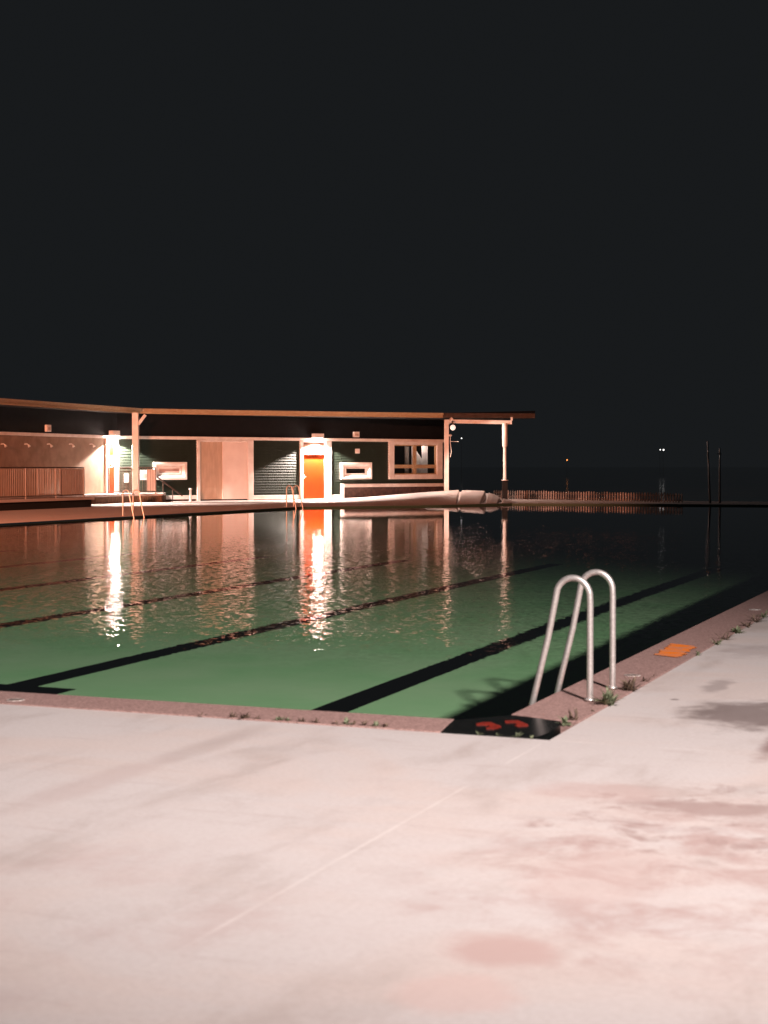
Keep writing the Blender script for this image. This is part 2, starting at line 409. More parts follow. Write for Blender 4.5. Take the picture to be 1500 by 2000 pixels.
# orange painted patch on the right coping: several brush strokes
b = MB()
pp = [(1276, 1277.5, 1312, 1257.5), (1281, 1278.5, 1327, 1257.6), (1290, 1280, 1338, 1259), (1300, 1282, 1352, 1260.5), (1312, 1283, 1362, 1263), (1322, 1284, 1361, 1267)]
P0, P1, P2, P3 = G(1274, 1278.5, .013), G(1311, 1256.5, .013), G(1363, 1262.5, .013), G(1330, 1284.5, .013)
ns = 26
for i in range(ns):
    a0, a1 = i/ns, (i+1.02)/ns
    e0, e1 = random.uniform(-.14, .05), random.uniform(-.15, .05)
    A = P0.lerp(P1, a0); B = P3.lerp(P2, a0); A2 = P0.lerp(P1, a1); B2 = P3.lerp(P2, a1)
    vs = [A.lerp(B, -e0*1), A.lerp(B, 1+e1), A2.lerp(B2, 1+e1*.7), A2.lerp(B2, -e0*.7)]
    b.add(vs, [(0, 1, 2, 3)])
po = b.build('painted_patch', m_orange_paint, origin=P0)
tag(po, 'orange brushed paint patch across the brick coloured coping beside the ladder', 'paint patch')

# anchor lids let into the coping
m_rim = noisy('worn_rim', (.30, .20, .18), (.75, .68, .62), 30, .6)
m_dullcover = noisy('dull_cover', (.16, .12, .10), (.30, .24, .21), 40, .6)
def lid(px, py, label, r=.058, cov=None):
    p = G(px, py, .011); e = empty('anchor_lid', p); tag(e, label, 'anchor lid', 'lids let into the coping')
    a = MB(); a.lathe([(r*.88, -.002), (r*.88, .002), (r, .002), (r, -.002)], p, 28); a.build('rim', m_rim, e)
    c = MB(); c.lathe([(0.0005, .001), (r*.87, .001), (r*.87, -.002)], p, 28); c.build('cover', cov or m_dullcover, e)
lid(1235, 1319, 'round lid with pale rim in the coping just behind the ladder')
lid(30, 1367, 'round lid with worn pale rim in the near coping at the left')
lid(1474, 1190.5, 'round pale lid in the right coping beyond the orange patch', .065, m_white)

# ------------------------------------------------------------ ladders
def ladder_parts(root, ax, ay, rad):
    # ax: towards the water, ay: along the edge; two hoops and three treads
    base = root.location
    for k in (0, 1):
        o0 = base + ay*(.60*k)
        pts = [(0, -.0), (0, .2), (0, .45), (0, .60)]
        cx, r = .113, .113
        for t in range(1, 14):
            a = math.pi - t/14*math.pi*.93; pts.append((cx + r*math.cos(a), .66 + (r*1.1)*math.sin(a)))
        pts += [(.275, .40), (.36, .05), (.385, -.06), (.40, -.3), (.40, -.9)]
        pts[3] = (0, .62)
        b = MB(); b.tube([o0 + ax*p[0] + Vector((0, 0, p[1]*1.0)) for p in pts], rad, 16)
        rail = b.build('rail', m_steel, root); rail['wl'] = list(base)
        c = MB(); c.lathe([(rad*1.02, .0), (rad*1.7, .0), (rad*1.7, .006), (rad*1.02, .016)], o0 + Vector((0, 0, .009)), 20)
        c.build('socket', m_steel, root)
    for z in (-.3, -.6, -.85):
        b = MB(); c = base + ax*.40 + Vector((0, 0, z)); q = ay*.60
        vs = [c - ax*.04, c + ax*.04, c + ax*.04 + q, c - ax*.04 + q]
        b.hexa([v - Vector((0, 0, .015)) for v in vs] + [v + Vector((0, 0, .015)) for v in vs]); b.build('tread', m_steel, root)
g0 = G(1152, 1372)
root = empty('pool_ladder', Vector((g0.x, g0.y, .006)))
tag(root, 'near steel pool ladder with two bent grab rails on the right coping', 'pool ladder', 'pool ladders')
ladder_parts(root, -V, U, .0205)
l2 = copy_tree(root); l3 = copy_tree(root)
def place_left(o, px, py, label):
    p = G(px, py); o.location = uv(p.dot(U), VL-.28, .0); o.location.z = .002
    o.rotation_euler = (0, 0, math.pi); o.location += U*.60
    o['label'] = label
# rotating by pi sends -V to V and U to -U
place_left(l2, 233, 1008, 'far steel pool ladder in front of the railed platform')
place_left(l3, 562, 990.5, 'farthest steel pool ladder in front of the orange door')

# ------------------------------------------------------------ the building
VW = -35.5
K = at(230, 977, 67.5); K.z = 0
E = at(865, 977, 77.3); E.z = 0
DF = (E-K).normalized(); NF = Vector((DF.y, -DF.x, 0))         # towards the pool
def WF(s, off, z): return K + DF*s + NF*off + Vector((0, 0, z))
def hit(px, py=900):
    r = ray(px, py); o = Vector((0, 0, CAM_H))
    t = (K-o).dot(NF)/r.dot(NF); p = o + r*t
    return (p-K).dot(DF), p.z
def S(px): return hit(px)[0]
def Z(px, py): return hit(px, py)[1]
# left wing frame: s along U from the corner backwards (negative)
KU = K.dot(U); KV = K.dot(V)
def WL(s, off, z): p = U*(KU+s) + V*(KV+off); return Vector((p.x, p.y, z))
def hitL(px, py=900):
    r = ray(px, py); o = Vector((0, 0, CAM_H)); t = (K-o).dot(V)/r.dot(V); p = o + r*t
    return (p-K).dot(U), p.z
bld = empty('pool_building', K)
tag(bld, 'long low pool house with dark green weatherboards, tan wing and wide flat roof', 'building')
TZ = Z(450, 853.6); TB = Z(450, 859.5)    # top trim band
print('trim', TZ, TB, 'len', S(865))
# --- tan wing wall
b = MB(); b.box(hitL(-420)[0], hitL(205)[0], -.3, 0, 0, TZ-.002, WL); b.build('wing_wall', m_tan, bld)
# --- weatherboard walls
def boards(mb, s0, s1, z0, z1, fr=WF):
    z = z0; h = .118
    while z < z1 - .01:
        t = min(z+h, z1); f = (t-z)/h
        vs = [fr(s0, .048, z), fr(s1, .048, z), fr(s1, .048-.046*f, t), fr(s0, .048-.046*f, t), fr(s0, -.1, z), fr(s1, -.1, z), fr(s1, -.1, t), fr(s0, -.1, t)]
        mb.add(vs, [(0, 1, 2, 3), (0, 4, 5, 1), (1, 5, 6, 2), (4, 0, 3, 7), (3, 2, 6, 7), (5, 4, 7, 6)]); z = t
def P(px): return S(px)
wall_n = [0]
def boards2(*a):
    b = MB(); boards(b, *a); return b.build('weatherboard_panel', m_green, bld)
boards2(P(232), P(383), Z(300, 968), TB)
boards2(P(494), P(584), Z(540, 967), TB)
boards2(P(646), P(663.8), Z(655, 966), TB)
wb = Z(760, 949); wx0, wx1, wz0, wz1 = P(760), P(861), Z(760, 934), Z(760, 863)
boards2(P(664), wx0, wb, TB); boards2(wx1, P(866), wb, TB)
boards2(wx0+.002, wx1-.002, wb, wz0-.002)
# --- upper dark cladding
ROOF = 3.95; FB = 3.74
b = MB(); b.box(P(225), P(868), -.12, -.01, TZ+.002, FB, WF); b.box(hitL(-420)[0], -.02, -.12, -.01, TZ+.002, FB, WL)
b.build('upper_wall', m_upper, bld)
# --- trim
b = MB()
b.box(.02, P(866), -.02, .07, TB, TZ, WF)
b.box(hitL(-420)[0], 0, -.02, .07, TB+.01, TZ+.002, WL)
b.box(P(233), P(383), -.02, .06, Z(300, 976), Z(300, 968)-.002, WF)
b.box(P(494), P(584), -.02, .06, Z(540, 975), Z(540, 967)-.002, WF)
b.box(P(646), P(664), -.02, .06, Z(655, 974), Z(655, 966)-.002, WF)
b.box(P(664), P(671), -.02, .08, Z(664, 975), Z(664, 944.5), WF)
b.box(P(671)+.002, P(866), -.02, .08, Z(760, 951), Z(760, 944.5), WF)
b.build('trim', m_white, bld, bevel=.01)
# --- plinth under the boards
for fa in ((P(232), P(384), -.3, -.05, 0, Z(300, 968)), (P(493), P(663.5), -.3, -.05, 0, Z(540, 968)), (P(664), P(870), -.5, -.1, 0, Z(760, 949))):
    b = MB(); b.box(*fa, WF); b.build('foundation', m_found, bld)
# --- storage door with two leaves
st = MB(); st.box(P(383.5), P(389.5), -.12, .09, 0, TB-.002, WF); st.box(P(483), P(493.5), -.12, .09, 0, TB-.002, WF)
st.box(P(389.5)+.002, P(483)-.002, -.12, .07, Z(430, 863), TB-.004, WF)
stf = st.build('door_frame', m_white, bld, bevel=.01)
d1 = MB(); d1.box(P(389.5)+.003, P(436), -.06, -.02, .06, Z(430, 863)-.003, WF); o = d1.build('sliding_door', m_tandoor, bld); o['label'] = 'tan left leaf of the wide sliding door'  # left leaf coloured darker and tanner than the right leaf
d2 = MB(); d2.box(P(434), P(483)-.003, -.014, .03, .06, Z(430, 863)-.003, WF)
o = d2.build('sliding_door', m_paledoor, bld, bevel=.006); o['label'] = 'pale pink right leaf of the wide sliding door'
b = MB(); b.box(P(389.5), P(483), -.5, .0, 0, .055, WF); b.build('threshold', m_black, bld)
# --- orange door with transom
fr = MB()
fr.box(P(584.3), P(590.5), -.1, .10, 0, TB-.002, WF); fr.box(P(633.5), P(645.7), -.1, .10, 0, TB-.002, WF)
fr.box(P(590.5)+.002, P(633.5)-.002, -.1, .09, Z(610, 864), TB-.003, WF); fr.box(P(590.5)+.002, P(633.5)-.002, -.1, .09, Z(610, 888), Z(610, 881.5), WF)
fr.build('door_frame', m_white, bld, bevel=.01)
dr = MB(); dr.box(P(590.5)+.004, P(633.5)-.004, -.06, -.01, .03, Z(610, 888)-.004, WF)
door = dr.build('door', m_orange, bld, bevel=.005)
h = MB(); c = WF(P(594), .02, 1.03); h.tube([WF(P(593.5), -.01, 1.03), WF(P(593.5), .05, 1.03), WF(P(596.5), .055, 1.03)], .014, 8)
h.box(P(592.3), P(594.7), -.012, .0, .95, 1.13, WF); h.build('door_handle', m_white, door)
t = MB(); t.box(P(590.5)+.003, P(633.5)-.003, -.05, -.03, Z(610, 881.5)+.003, Z(610, 864)-.003, WF); t.build('transom_window', m_tanblind if 0 else M('brown_transom_glass', (.20, .11, .08), .15), bld)
sl = MB(); sl.box(P(588), P(636), 0, .35, 0.003, .028, WF); sl.build('door_step', m_white, bld)
# --- small splayed windows
def small_window(x0, x1, y0, y1, gx0, gx1, gy0, gy1, gm):
    zc0, zc1 = Z(x0, y1), Z(x0, y0); s0, s1 = P(x0), P(x1)
    a0, a1 = P(gx0), P(gx1); g0, g1 = Z(gx0, gy1), Z(gx0, gy0)
    w = MB()
    def ring(o0, o1, q0, q1, d0, i0, i1, r0, r1, d1):
        A = [WF(o0, d0, q0), WF(o1, d0, q0), WF(o1, d0, q1), WF(o0, d0, q1)]; B = [WF(i0, d1, r0), WF(i1, d1, r0), WF(i1, d1, r1), WF(i0, d1, r1)]
        w.add(A+B, [(0, 1, 5, 4), (1, 2, 6, 5), (2, 3, 7, 6), (3, 0, 4, 7)])
    m0 = .09
    ring(s0, s1, zc0, zc1, .0, s0, s1, zc0, zc1, .16)
    ring(s0, s1, zc0, zc1, .16, s0+m0, s1-m0, zc0+m0, zc1-m0, .16)
    ring(s0+m0, s1-m0, zc0+m0, zc1-m0, .16, a0-.07, a1+.07, g0-.07, g1+.07, .06)
    ring(a0-.07, a1+.07, g0-.07, g1+.07, .06, a0-.07, a1+.07, g0-.07, g1+.07, .085)
    ring(a0-.07, a1+.07, g0-.07, g1+.07, .085, a0, a1, g0, g1, .085)
    ring(a0, a1, g0, g1, .085, a0, a1, g0, g1, .04)
    fo = w.build('window', m_white, bld)
    g = MB(); g.add([WF(a0, .045, g0), WF(a1, .045, g0), WF(a1, .045, g1), WF(a0, .045, g1)], [(0, 1, 2, 3)]); g.build('pane', gm, fo)
small_window(663.5, 723, 903, 936, 674.5, 711.5, 915.5, 924.5, m_dkglass)
small_window(298, 362, 902.5, 937, 309, 350, 915, 923.5, m_tanblind)
# --- big window, with a real room behind it
w_ = MB()
s0, s1 = P(757.5), P(861.5); z0, z1 = Z(760, 936), Z(760, 861.5)
i0, i1, j0, j1 = P(767.5), P(851), Z(767, 926.5), Z(767, 868.5)
w_.box(s0, i0, -.02, .13, z0, z1, WF); w_.box(i1, s1, -.02, .13, z0, z1, WF)
w_.box(i0+.002, i1-.002, -.02, .128, z0, j0, WF); w_.box(i0+.002, i1-.002, -.02, .128, j1, z1, WF)
wf = w_.build('window', m_white, bld, bevel=.012)
mu = MB(); mu.box(P(806.5), P(812), -.04, .06, j0+.002, j1-.002, WF)
tz0, tz1 = Z(800, 914.5), Z(800, 907.5)
mu.box(i0+.004, P(806.5)-.002, -.04, .058, tz0, tz1, WF); mu.box(P(812)+.002, i1-.004, -.04, .058, tz0, tz1, WF)
k = .05
mu.box(i0+.003, i0+k, -.045, .03, j0+.003, j1-.003, WF); mu.box(i1-k, i1-.003, -.045, .03, j0+.003, j1-.003, WF)
mu.box(i0+k+.002, i1-k-.002, -.045, .028, j0+.003, j0+k, WF); mu.box(i0+k+.002, i1-k-.002, -.045, .028, j1-k, j1-.003, WF)
mu.build('glazing_bar', m_fascia, wf)
g = MB(); g.add([WF(i0, -.03, j0), WF(i1, -.03, j0), WF(i1, -.03, j1), WF(i0, -.03, j1)], [(0, 1, 2, 3)]); g.build('pane', m_glass, wf)
rm = MB()
rs0, rs1, rz0, rz1 = P(740), P(866)-.02, .5, TB-.05
A = [WF(rs0, -.11, rz0), WF(rs1, -.11, rz0), WF(rs1, -.11, rz1), WF(rs0, -.11, rz1)]; B = [WF(rs0, -3.2, rz0), WF(rs1, -3.2, rz0), WF(rs1, -3.2, rz1), WF(rs0, -3.2, rz1)]
rm.add(A+B, [(4, 5, 6, 7), (0, 4, 7, 3), (1, 2, 6, 5), (0, 1, 5, 4), (3, 7, 6, 2)]); rm.build('room', m_interior, bld)
def curtain(px0, px1, py0, py1, top_slant=0, off=-.35):
    c = MB(); n = 14; a, bb = P(px0), P(px1); zb, zt = Z(px0, py1), Z(px0, py0)
    vs = []
    for i in range(n+1):
        s = a + (bb-a)*i/n; d = off + .02*math.sin(i*1.9)
        vs += [WF(s, d, zb), WF(s, d, zt - top_slant*(i/n))]
    c.add(vs, [(2*i, 2*i+2, 2*i+3, 2*i+1) for i in range(n)], True); c.build('curtain', m_curtain, wf)
curtain(798.5, 807, 872, 930); curtain(812, 833, 866, 930, .75); curtain(832, 843, 866, 930)
curtain(776, 780, 868, 930, 0, -1.2)
lm = bpy.data.lights.new('room_light', 'POINT'); lm.energy = 14; lm.color = (1, .78, .70); lm.shadow_soft_size = .15
lo = bpy.data.objects.new('room_light', lm); COL.objects.link(lo); lo.location = WF(P(826), -.16, j1-.05)
lm.energy = 60; lm.cycles.use_multiple_importance_sampling = False; lo.location = WF(P(826), -.16, j1+.10)
# --- roof with fascia and gutter
ev = [at(-420, 748.5, 1), None]
def eave(px, py): 
    r = ray(px, py); t = (ROOF-CAM_H)/r.z; return Vector((r.x*t, r.y*t, ROOF))
e0, e1 = eave(0, 777.8), eave(275, 797.6)
d_ = (e0-e1).normalized()
E_ = [e1 + d_*40, e1, eave(450, 801), eave(865, 806.6), eave(1045, 807.5)]
En = []
for i, p in enumerate(E_):
    t = (E_[min(i+1, len(E_)-1)] - E_[max(i-1, 0)]).normalized(); n = Vector((t.y, -t.x, 0)); En.append(n)
rb = MB()
back = [uv(E_[0].dot(U), VW-9), at(150, 900, 80), at(400, 900, 84), at(865, 900, 79.5), at(1045, 900, 75)]
top = [Vector((p.x, p.y, ROOF)) for p in E_]; bt = [Vector((p.x, p.y, ROOF+.15)) for p in back]
lo_ = [Vector((p.x, p.y, FB)) - n*.05 for p, n in zip(E_, En)]; bl = [Vector((p.x, p.y, FB)) for p in back]
for i in range(len(E_)-1):
    rb.add([top[i]-En[i]*.03, top[i+1]-En[i+1]*.03, bt[i+1], bt[i]], [(0, 1, 2, 3)])
rb.add([top[-1], bt[-1], bl[-1], lo_[-1]], [(0, 3, 2, 1)])
roof = rb.build('roof', m_roof, bld)
sb = MB()
for i in range(len(E_)-1): sb.add([lo_[i], lo_[i+1], bl[i+1], bl[i]], [(3, 2, 1, 0)])
sb.build('soffit', m_soffit, roof)
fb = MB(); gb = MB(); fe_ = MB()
for i in range(len(E_)-1):
    def q(j, off, z): p = E_[j] + En[j]*off; return Vector((p.x, p.y, z))
    a, c = i, i+1
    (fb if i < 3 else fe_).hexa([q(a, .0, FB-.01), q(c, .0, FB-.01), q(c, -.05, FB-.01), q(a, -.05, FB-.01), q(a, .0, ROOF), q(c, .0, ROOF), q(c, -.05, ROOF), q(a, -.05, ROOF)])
    if i < 3: gb.hexa([q(a, .10, ROOF-.10), q(c, .10, ROOF-.10), q(c, .003, ROOF-.10), q(a, .003, ROOF-.10), q(a, .12, ROOF-.005), q(c, .12, ROOF-.005), q(c, .003, ROOF-.005), q(a, .003, ROOF-.005)])
fb.build('fascia', m_fascia, roof); fe_.build('fascia', m_fascia_fade, roof); gb.build('gutter', m_fascia, roof)
# --- eave posts
def post(px0, px1, D, zb, zt, brace=None, mat=m_white):
    b = MB(); a, c = at(px0, 900, D), at(px1, 900, D); w = (c.x-a.x)
    b.box(a.x, c.x, D-w/2, D+w/2, zb, zt)
    if brace:
        x, y, x2, y2, ww = brace; p = at(x, y, D); p2 = at(x2, y2, D); d = (p2-p).normalized(); s = Vector((-d.z, 0, d.x))*ww/2
        vs = [p-s, p+s, p2+s, p2-s]; b.hexa([v - Vector((0, ww*.5, 0)) for v in vs] + [v + Vector((0, ww*.5, 0)) for v in vs])
    return b.build('post', mat, bld, bevel=.012)
post(259, 271, 66.9, .3, 3.74, (270, 829, 284, 810, .12))
# --- small fittings on the wall
def wbox(name, px0, px1, py0, py1, d, mat, parent=bld, off=.031):
    b = MB(); b.box(P(px0), P(px1), off, off+d, Z(px0, py1), Z(px0, py0), WF); return b.build(name, mat, parent, bevel=.01)
def thing_box(name, px0, px1, py0, py1, d, mat, label, cat, frame='F', off=.075, inner=None):
    if frame == 'F': s0, s1, z0, z1, W = P(px0), P(px1), Z(px0, py1), Z(px0, py0), WF
    else: s0, s1, z0, z1, W = hitL(px0)[0], hitL(px1)[0], hitL(px0, py1)[1], hitL(px0, py0)[1], WL
    e = empty(name, W(s0, off, z0)); tag(e, label, cat)
    b = MB(); b.box(s0, s1, off-.01, off+d, z0, z1, W); b.build('housing', mat, e, bevel=.012)
    b = MB(); k = .2; b.box(s0+(s1-s0)*k, s1-(s1-s0)*k, off+d+.001, off+d+.012, z0+(z1-z0)*.25, z1-(z1-z0)*.35, W); b.build('cover', inner or m_paledoor, e)
    return e
thing_box('alarm_box', 689, 700, 843.2, 854, .10, m_white, 'small pale box standing on the wall trim above the small window', 'box', off=.0, inner=m_tandoor)
thing_box('vent_cover', 692.5, 701, 876.5, 885.5, .05, m_white, 'small square pink cover on green boards above the small window', 'vent', off=.03)
thing_box('alarm_box', 88, 96.5, 829.5, 843, .10, m_white, 'small pale box on the trim above the tan wing wall', 'box', 'L', off=.0, inner=m_tandoor)
thing_box('notice_board', 273, 288, 918.5, 937.5, .03, m_white, 'small white notice with a pink square on green boards beside the white post', 'notice', off=.032, inner=m_tanblind)
thing_box('switch_box', 241.5, 249.5, 925.5, 942.5, .07, m_white, 'small upright white box on green boards left of the white post', 'box', off=.032)
# --- wall lamps
def wall_lamp(W, s, label, power, half):
    e = empty('wall_lamp', W(s, 0, TZ)); tag(e, label, 'wall lamp', 'bright lamps on the pool house wall')
    b = MB(); b.box(s-.27, s+.27, .075, .30, TZ-.02, TZ+.20, W); b.build('housing', m_white, e, bevel=.015)
    b = MB(); b.box(s-.20, s+.20, .10, .275, TZ-.13, TZ-.022, W); b.build('diffuser', m_lampglow, e, bevel=.01)
    p = W(s, .36, TZ-.15); q = W(s, .42, 0)
    l = spot('wall_lamp_light', p, q, power, (1, .79, .70), half, .12, .06)
    return e
wall_lamp(WF, P(616.5), 'brilliant box lamp above the orange door with its shut transom', 3300, 138)
wall_lamp(WL, hitL(216)[0], 'brilliant box lamp above the corner door beside the tan wing', 2900, 138)
# --- corner door at the end of the wing
s_a, s_b, s_c, s_d = hitL(205)[0], hitL(210)[0], hitL(223)[0], -.02
fr = MB(); fr.box(s_a, s_b, -.1, .08, 0, TB, WL); fr.box(s_c, s_d, -.1, .08, 0, TB, WL); fr.box(s_b+.002, s_c-.002, -.1, .07, 2.45, TB-.002, WL)
fr.build('door_frame', m_white, bld)
dr = MB(); dr.box(s_b+.004, s_c-.004, -.06, -.01, .38, 2.446, WL); d5 = dr.build('door', m_orange, bld)
nb = MB(); nb.box(s_b+.25, s_b+.75, -.008, .01, 1.55, 1.95, WL); nb.build('notice', m_white, d5)
# hooks in a row on the wing wall
SH = ('small chrome shower head at the far left border of the tan wall', 'small chrome shower head left of the pale trim box on the tan wall',
      'small chrome shower head directly below the pale trim box on the tan wall', 'small chrome shower head right of the pale trim box on the tan wall',
      'small chrome shower head nearest the bright corner lamp on the tan wall')
for i, px in enumerate((2, 48, 92, 135, 175)):
    s, z = hitL(px, 870); e = empty('shower_head', WL(s, 0, z))
    tag(e, SH[i], 'shower head', 'shower heads along the tan wall')
    b = MB(); b.tube([WL(s, 0, z+.05), WL(s, .12, z+.06), WL(s, .2, z)], .018, 8); b.build('arm', m_white, e)
    b = MB(); b.tube([WL(s, .18, z+.02), WL(s, .22, z-.05)], .03, 10, r2=.06); b.build('nozzle', m_white, e)
# ------------------------------------------------------------ railed platform
pf = empty('raised_platform', uv(48, -33)); tag(pf, 'raised concrete platform with dark retaining face beside the tan wing', 'platform')
PZ = .375; ua = -24 + 51.1
b = MB()
def UVZ(a, c, z): return uv(a, c, z)
b.box(20, 51.1, VW+.01, -32.0, PZ-.10, PZ, UVZ); b.box(51.102, 58.2, VW+.01, -34.45, PZ-.10, PZ, UVZ)
pe = G(318, 980); 
b.build('slab', m_paledoor if 0 else m_deck, pf, bevel=.01)
b = MB(); b.box(20, 51.0, VW+.02, -32.08, .0, PZ-.101, UVZ); b.build('retaining_wall', m_black, pf)  # face coloured black to stand for the shade on it
b = MB(); b.box(51.002, 58.2, VW+.02, -34.52, .0, PZ-.101, UVZ); b.build('timber_facing', m_rough, pf)
# continuation of the platform in front of the front wall, up to its end
b = MB()
q0, q1 = uv(58.202, -34.45), uv(58.202, VW); e1_ = G(318, 980); e2_ = WF(S(318)+.1, .08, 0)
def slab4(b, pts, za, zb):
    pts = [Vector((p.x, p.y, 0)) for p in pts]
    if (pts[1]-pts[0]).cross(pts[2]-pts[1]).z < 0: pts.reverse()
    b.hexa([p + Vector((0, 0, za)) for p in pts] + [p + Vector((0, 0, zb)) for p in pts])
e1_ = at(318, 980, 67.3)
slab4(b, [q0, e1_, e2_, WF(.05, .08, 0)], PZ-.10, PZ+.001); b.build('slab', m_deck, pf)
b = MB(); slab4(b, [q0 + U*.01 - V*.05, e1_ - U*.05, e2_, WF(.05, .08, 0)], 0, PZ-.102); b.build('timber_facing', m_rough, pf)
# railing along the platform
def railing(name, pts, label, sp=.105, hgt=1.08, posts=True):
    e = empty(name, pts[0]); tag(e, label, 'railing', 'railings on the raised platform')
    bal = MB(); 
    for i in range(len(pts)-1):
        a, c = pts[i], pts[i+1]; n = max(1, int((c-a).length/sp))
        for k in range(1, n):
            p = a.lerp(c, k/n); bal.box(p.x-.007, p.x+.007, p.y-.007, p.y+.007, p.z+.10, p.z+hgt-.02)
        tr = MB(); tr.tube([a+Vector((0, 0, hgt)), c+Vector((0, 0, hgt))], .024, 8); tr.build('handrail', m_darksteel, e)
        br = MB(); br.tube([a+Vector((0, 0, .09)), c+Vector((0, 0, .09))], .018, 8); br.build('bottom_rail', m_darksteel, e)
    bal.build('balusters', m_rail, e)
    for p in pts:
        b = MB(); b.box(p.x-.022, p.x+.022, p.y-.022, p.y+.022, p.z, p.z+hgt); b.build('post', m_darksteel, e)
m_rail = noisy('painted_balusters', (.26, .18, .14), (.20, .14, .11), 6, .5)
def onv(px, v, z):   # point on the line v = const seen at px
    x = (px-750)/F; lo_u, hi_u = 5, 90
    for _ in range(50):
        mid = (lo_u+hi_u)/2; p = uv(mid, v)
        if p.x/p.y < x: lo_u = mid
        else: hi_u = mid
    return uv(lo_u, v, z)
railing('railing', [onv(-60, -32.12, PZ), onv(-5, -32.12, PZ), onv(50, -32.12, PZ), onv(109, -32.12, PZ), onv(163, -32.12, PZ)], 'long slatted railing on the platform edge in front of the tan wing')
railing('railing', [onv(164, -32.3, PZ), onv(164, -32.3, PZ)-V*2.0, ], 'short cross railing running back from the platform edge to the wall')
railing('railing', [onv(212, -34.6, PZ), onv(262, -34.6, PZ), onv(300, -34.6, PZ) if 0 else at(304, 950, 66.6)*1.0], 'pale slatted railing beside the white post near the corner door') if 0 else None
r2a, r2b, r2c = onv(212, -34.6, PZ), onv(258, -34.6, PZ), at(304, 950, 66.9); r2c.z = PZ
railing('railing', [r2a, r2b, r2c], 'slatted railing beside the white post near the corner door')
# blank board behind the balusters
b = MB(); a, c = onv(119, -32.22, 0), onv(161.5, -32.22, 0)
slab4(b, [a, c, c - V*.03, a - V*.03], PZ+.06, PZ+1.03)
bo = b.build('blank_board', m_white, origin=a); tag(bo, 'plain pale board fixed behind the slatted railing', 'board')
b = MB(); a, c = at(286.5, 950, 67.1), at(303.5, 950, 67.2)
slab4(b, [a, c, c+Vector((0, .03, 0)), a+Vector((0, .03, 0))], PZ+.06, PZ+1.0)
bo = b.build('blank_board', m_paledoor, origin=a); tag(bo, 'narrow plain pale board at the platform end beside the small white window', 'board')
# dark sloping bar on two posts, down from the platform
hr = empty('handrail', at(318, 950, 67.2)); hr.location.z = 0; hr['wl'] = list(hr.location)
tag(hr, 'dark sloping bar coming down off the platform against green boards', 'handrail')
b = MB(); pA, pB = at(306, 931, 67.3), at(356, 968, 67.9); b.tube([pA, pB], .035, 8); b.build('rail', m_darksteel, hr)
for f in (.25, .62):
    p = pA.lerp(pB, f); b = MB(); b.tube([Vector((p.x, p.y, 0.0)), p], .02, 8); b.build('post', m_darksteel, hr)
bol = empty('bollard', at(372, 960, 68.2)); bol.location.z = 0; bol['wl'] = list(bol.location)
tag(bol, 'small white post by the wall left of the wide sliding door', 'bollard')
b = MB(); p = bol.location; b.lathe([(.045, 0), (.045, .50), (.07, .50), (.07, .56), (.0005, .575)], p, 14); b.build('post', m_white, bol)
b = MB(); b.lathe([(.0005, .0), (.10, .0), (.10, .02), (.046, .03)], p, 14); b.build('base', m_white, bol)

# ------------------------------------------------------------ canopy at the right end of the building
DP = 73.4
cp = empty('canopy_frame', at(870, 960, DP)); tag(cp, 'open canopy frame with one square post and one thick round column at the building end', 'canopy')
b = MB(); p = at(872, 900, DP); hw = .105
b.box(p.x-hw, p.x+hw, p.y-hw, p.y+hw, .2, FB-.1)
pt, pb = at(873, 829, DP), at(884, 817, DP); d = (pt-pb).normalized(); b.tube([pt, pb], .09, 4)
b.build('post', m_white, cp, bevel=.012)
DC = 73.0
b = MB(); A, B = at(882, 823, DP-.15), at(999.5, 825, DC)
hh = .085; pts = [A, B]; s = Vector((0, .06, 0)); z = Vector((0, 0, hh))
b.hexa([A-s-z, B-s-z, B+s-z, A+s-z, A-s+z, B-s+z, B+s+z, A+s+z]); e = B
b.box(e.x-.05, e.x+.04, e.y-.063, e.y+.063, e.z+hh, e.z+.24)
b.build('beam', m_white, cp)
b = MB(); c = at(986, 900, DC); c.z = 0
zt = at(986, 827, DC).z; zm = at(986, 875, DC).z; zb = at(986, 937, DC).z
b.lathe([(.125, zt), (.125, zm+.12), (.078, zm+.01), (.070, zm), (.070, zm-.03), (.078, zm-.05), (.078, zb), (.16, zb-.005), (.16, zb-.04), (.0005, zb-.04)], c, 24)
b.build('column', m_white, cp)
b = MB(); b.box(c.x-.12, c.x+.12, c.y-.12, c.y+.12, -.02, zb-.045); b.build('pier', m_black, cp)
# lamp and camera fittings hanging on the post
m_globe = emis('globe_glow', (1, .80, .70), .9)
gp = at(884.5, 835, DP-.9); spot('globe_lamp_light', gp + Vector((.12, -.35, -.12)), at(965, 930, 72), 620, (1, .70, .58), 150, .5, .1)
e = empty('globe_lamp', at(884.5, 835, DP-.9)); tag(e, 'round globe lamp hanging under the canopy bracket', 'lamp')
c = e.location.copy(); b = MB(); b.lathe([(.0005, -.13)] + [(.125*math.sin(t*math.pi/10), -.125*math.cos(t*math.pi/10)) for t in range(1, 10)], c, 16); b.build('globe', m_globe, e)
b = MB(); b.tube([c+Vector((0, 0, .11)), c+Vector((0, .4, .30)), c+Vector((0, .8, .30))], .03, 8); b.build('stem', m_darksteel, e)
e = empty('security_camera', at(879.5, 850, DP-.2)); tag(e, 'small white camera on a bracket high on the square canopy post', 'camera')
c = e.location.copy(); b = MB(); b.lathe([(.0005, .05), (.05, .04), (.09, 0), (.05, -.05), (.0005, -.06)], c, 14); b.build('housing', m_white, e)
b = MB(); b.tube([c+Vector((0, 0, -.05)), c+Vector((.0, 0, -.35)), c+Vector((.05, 0, -.75)), c+Vector((0, 0, -1.0))], .014, 6); b.build('cable', m_white, e)
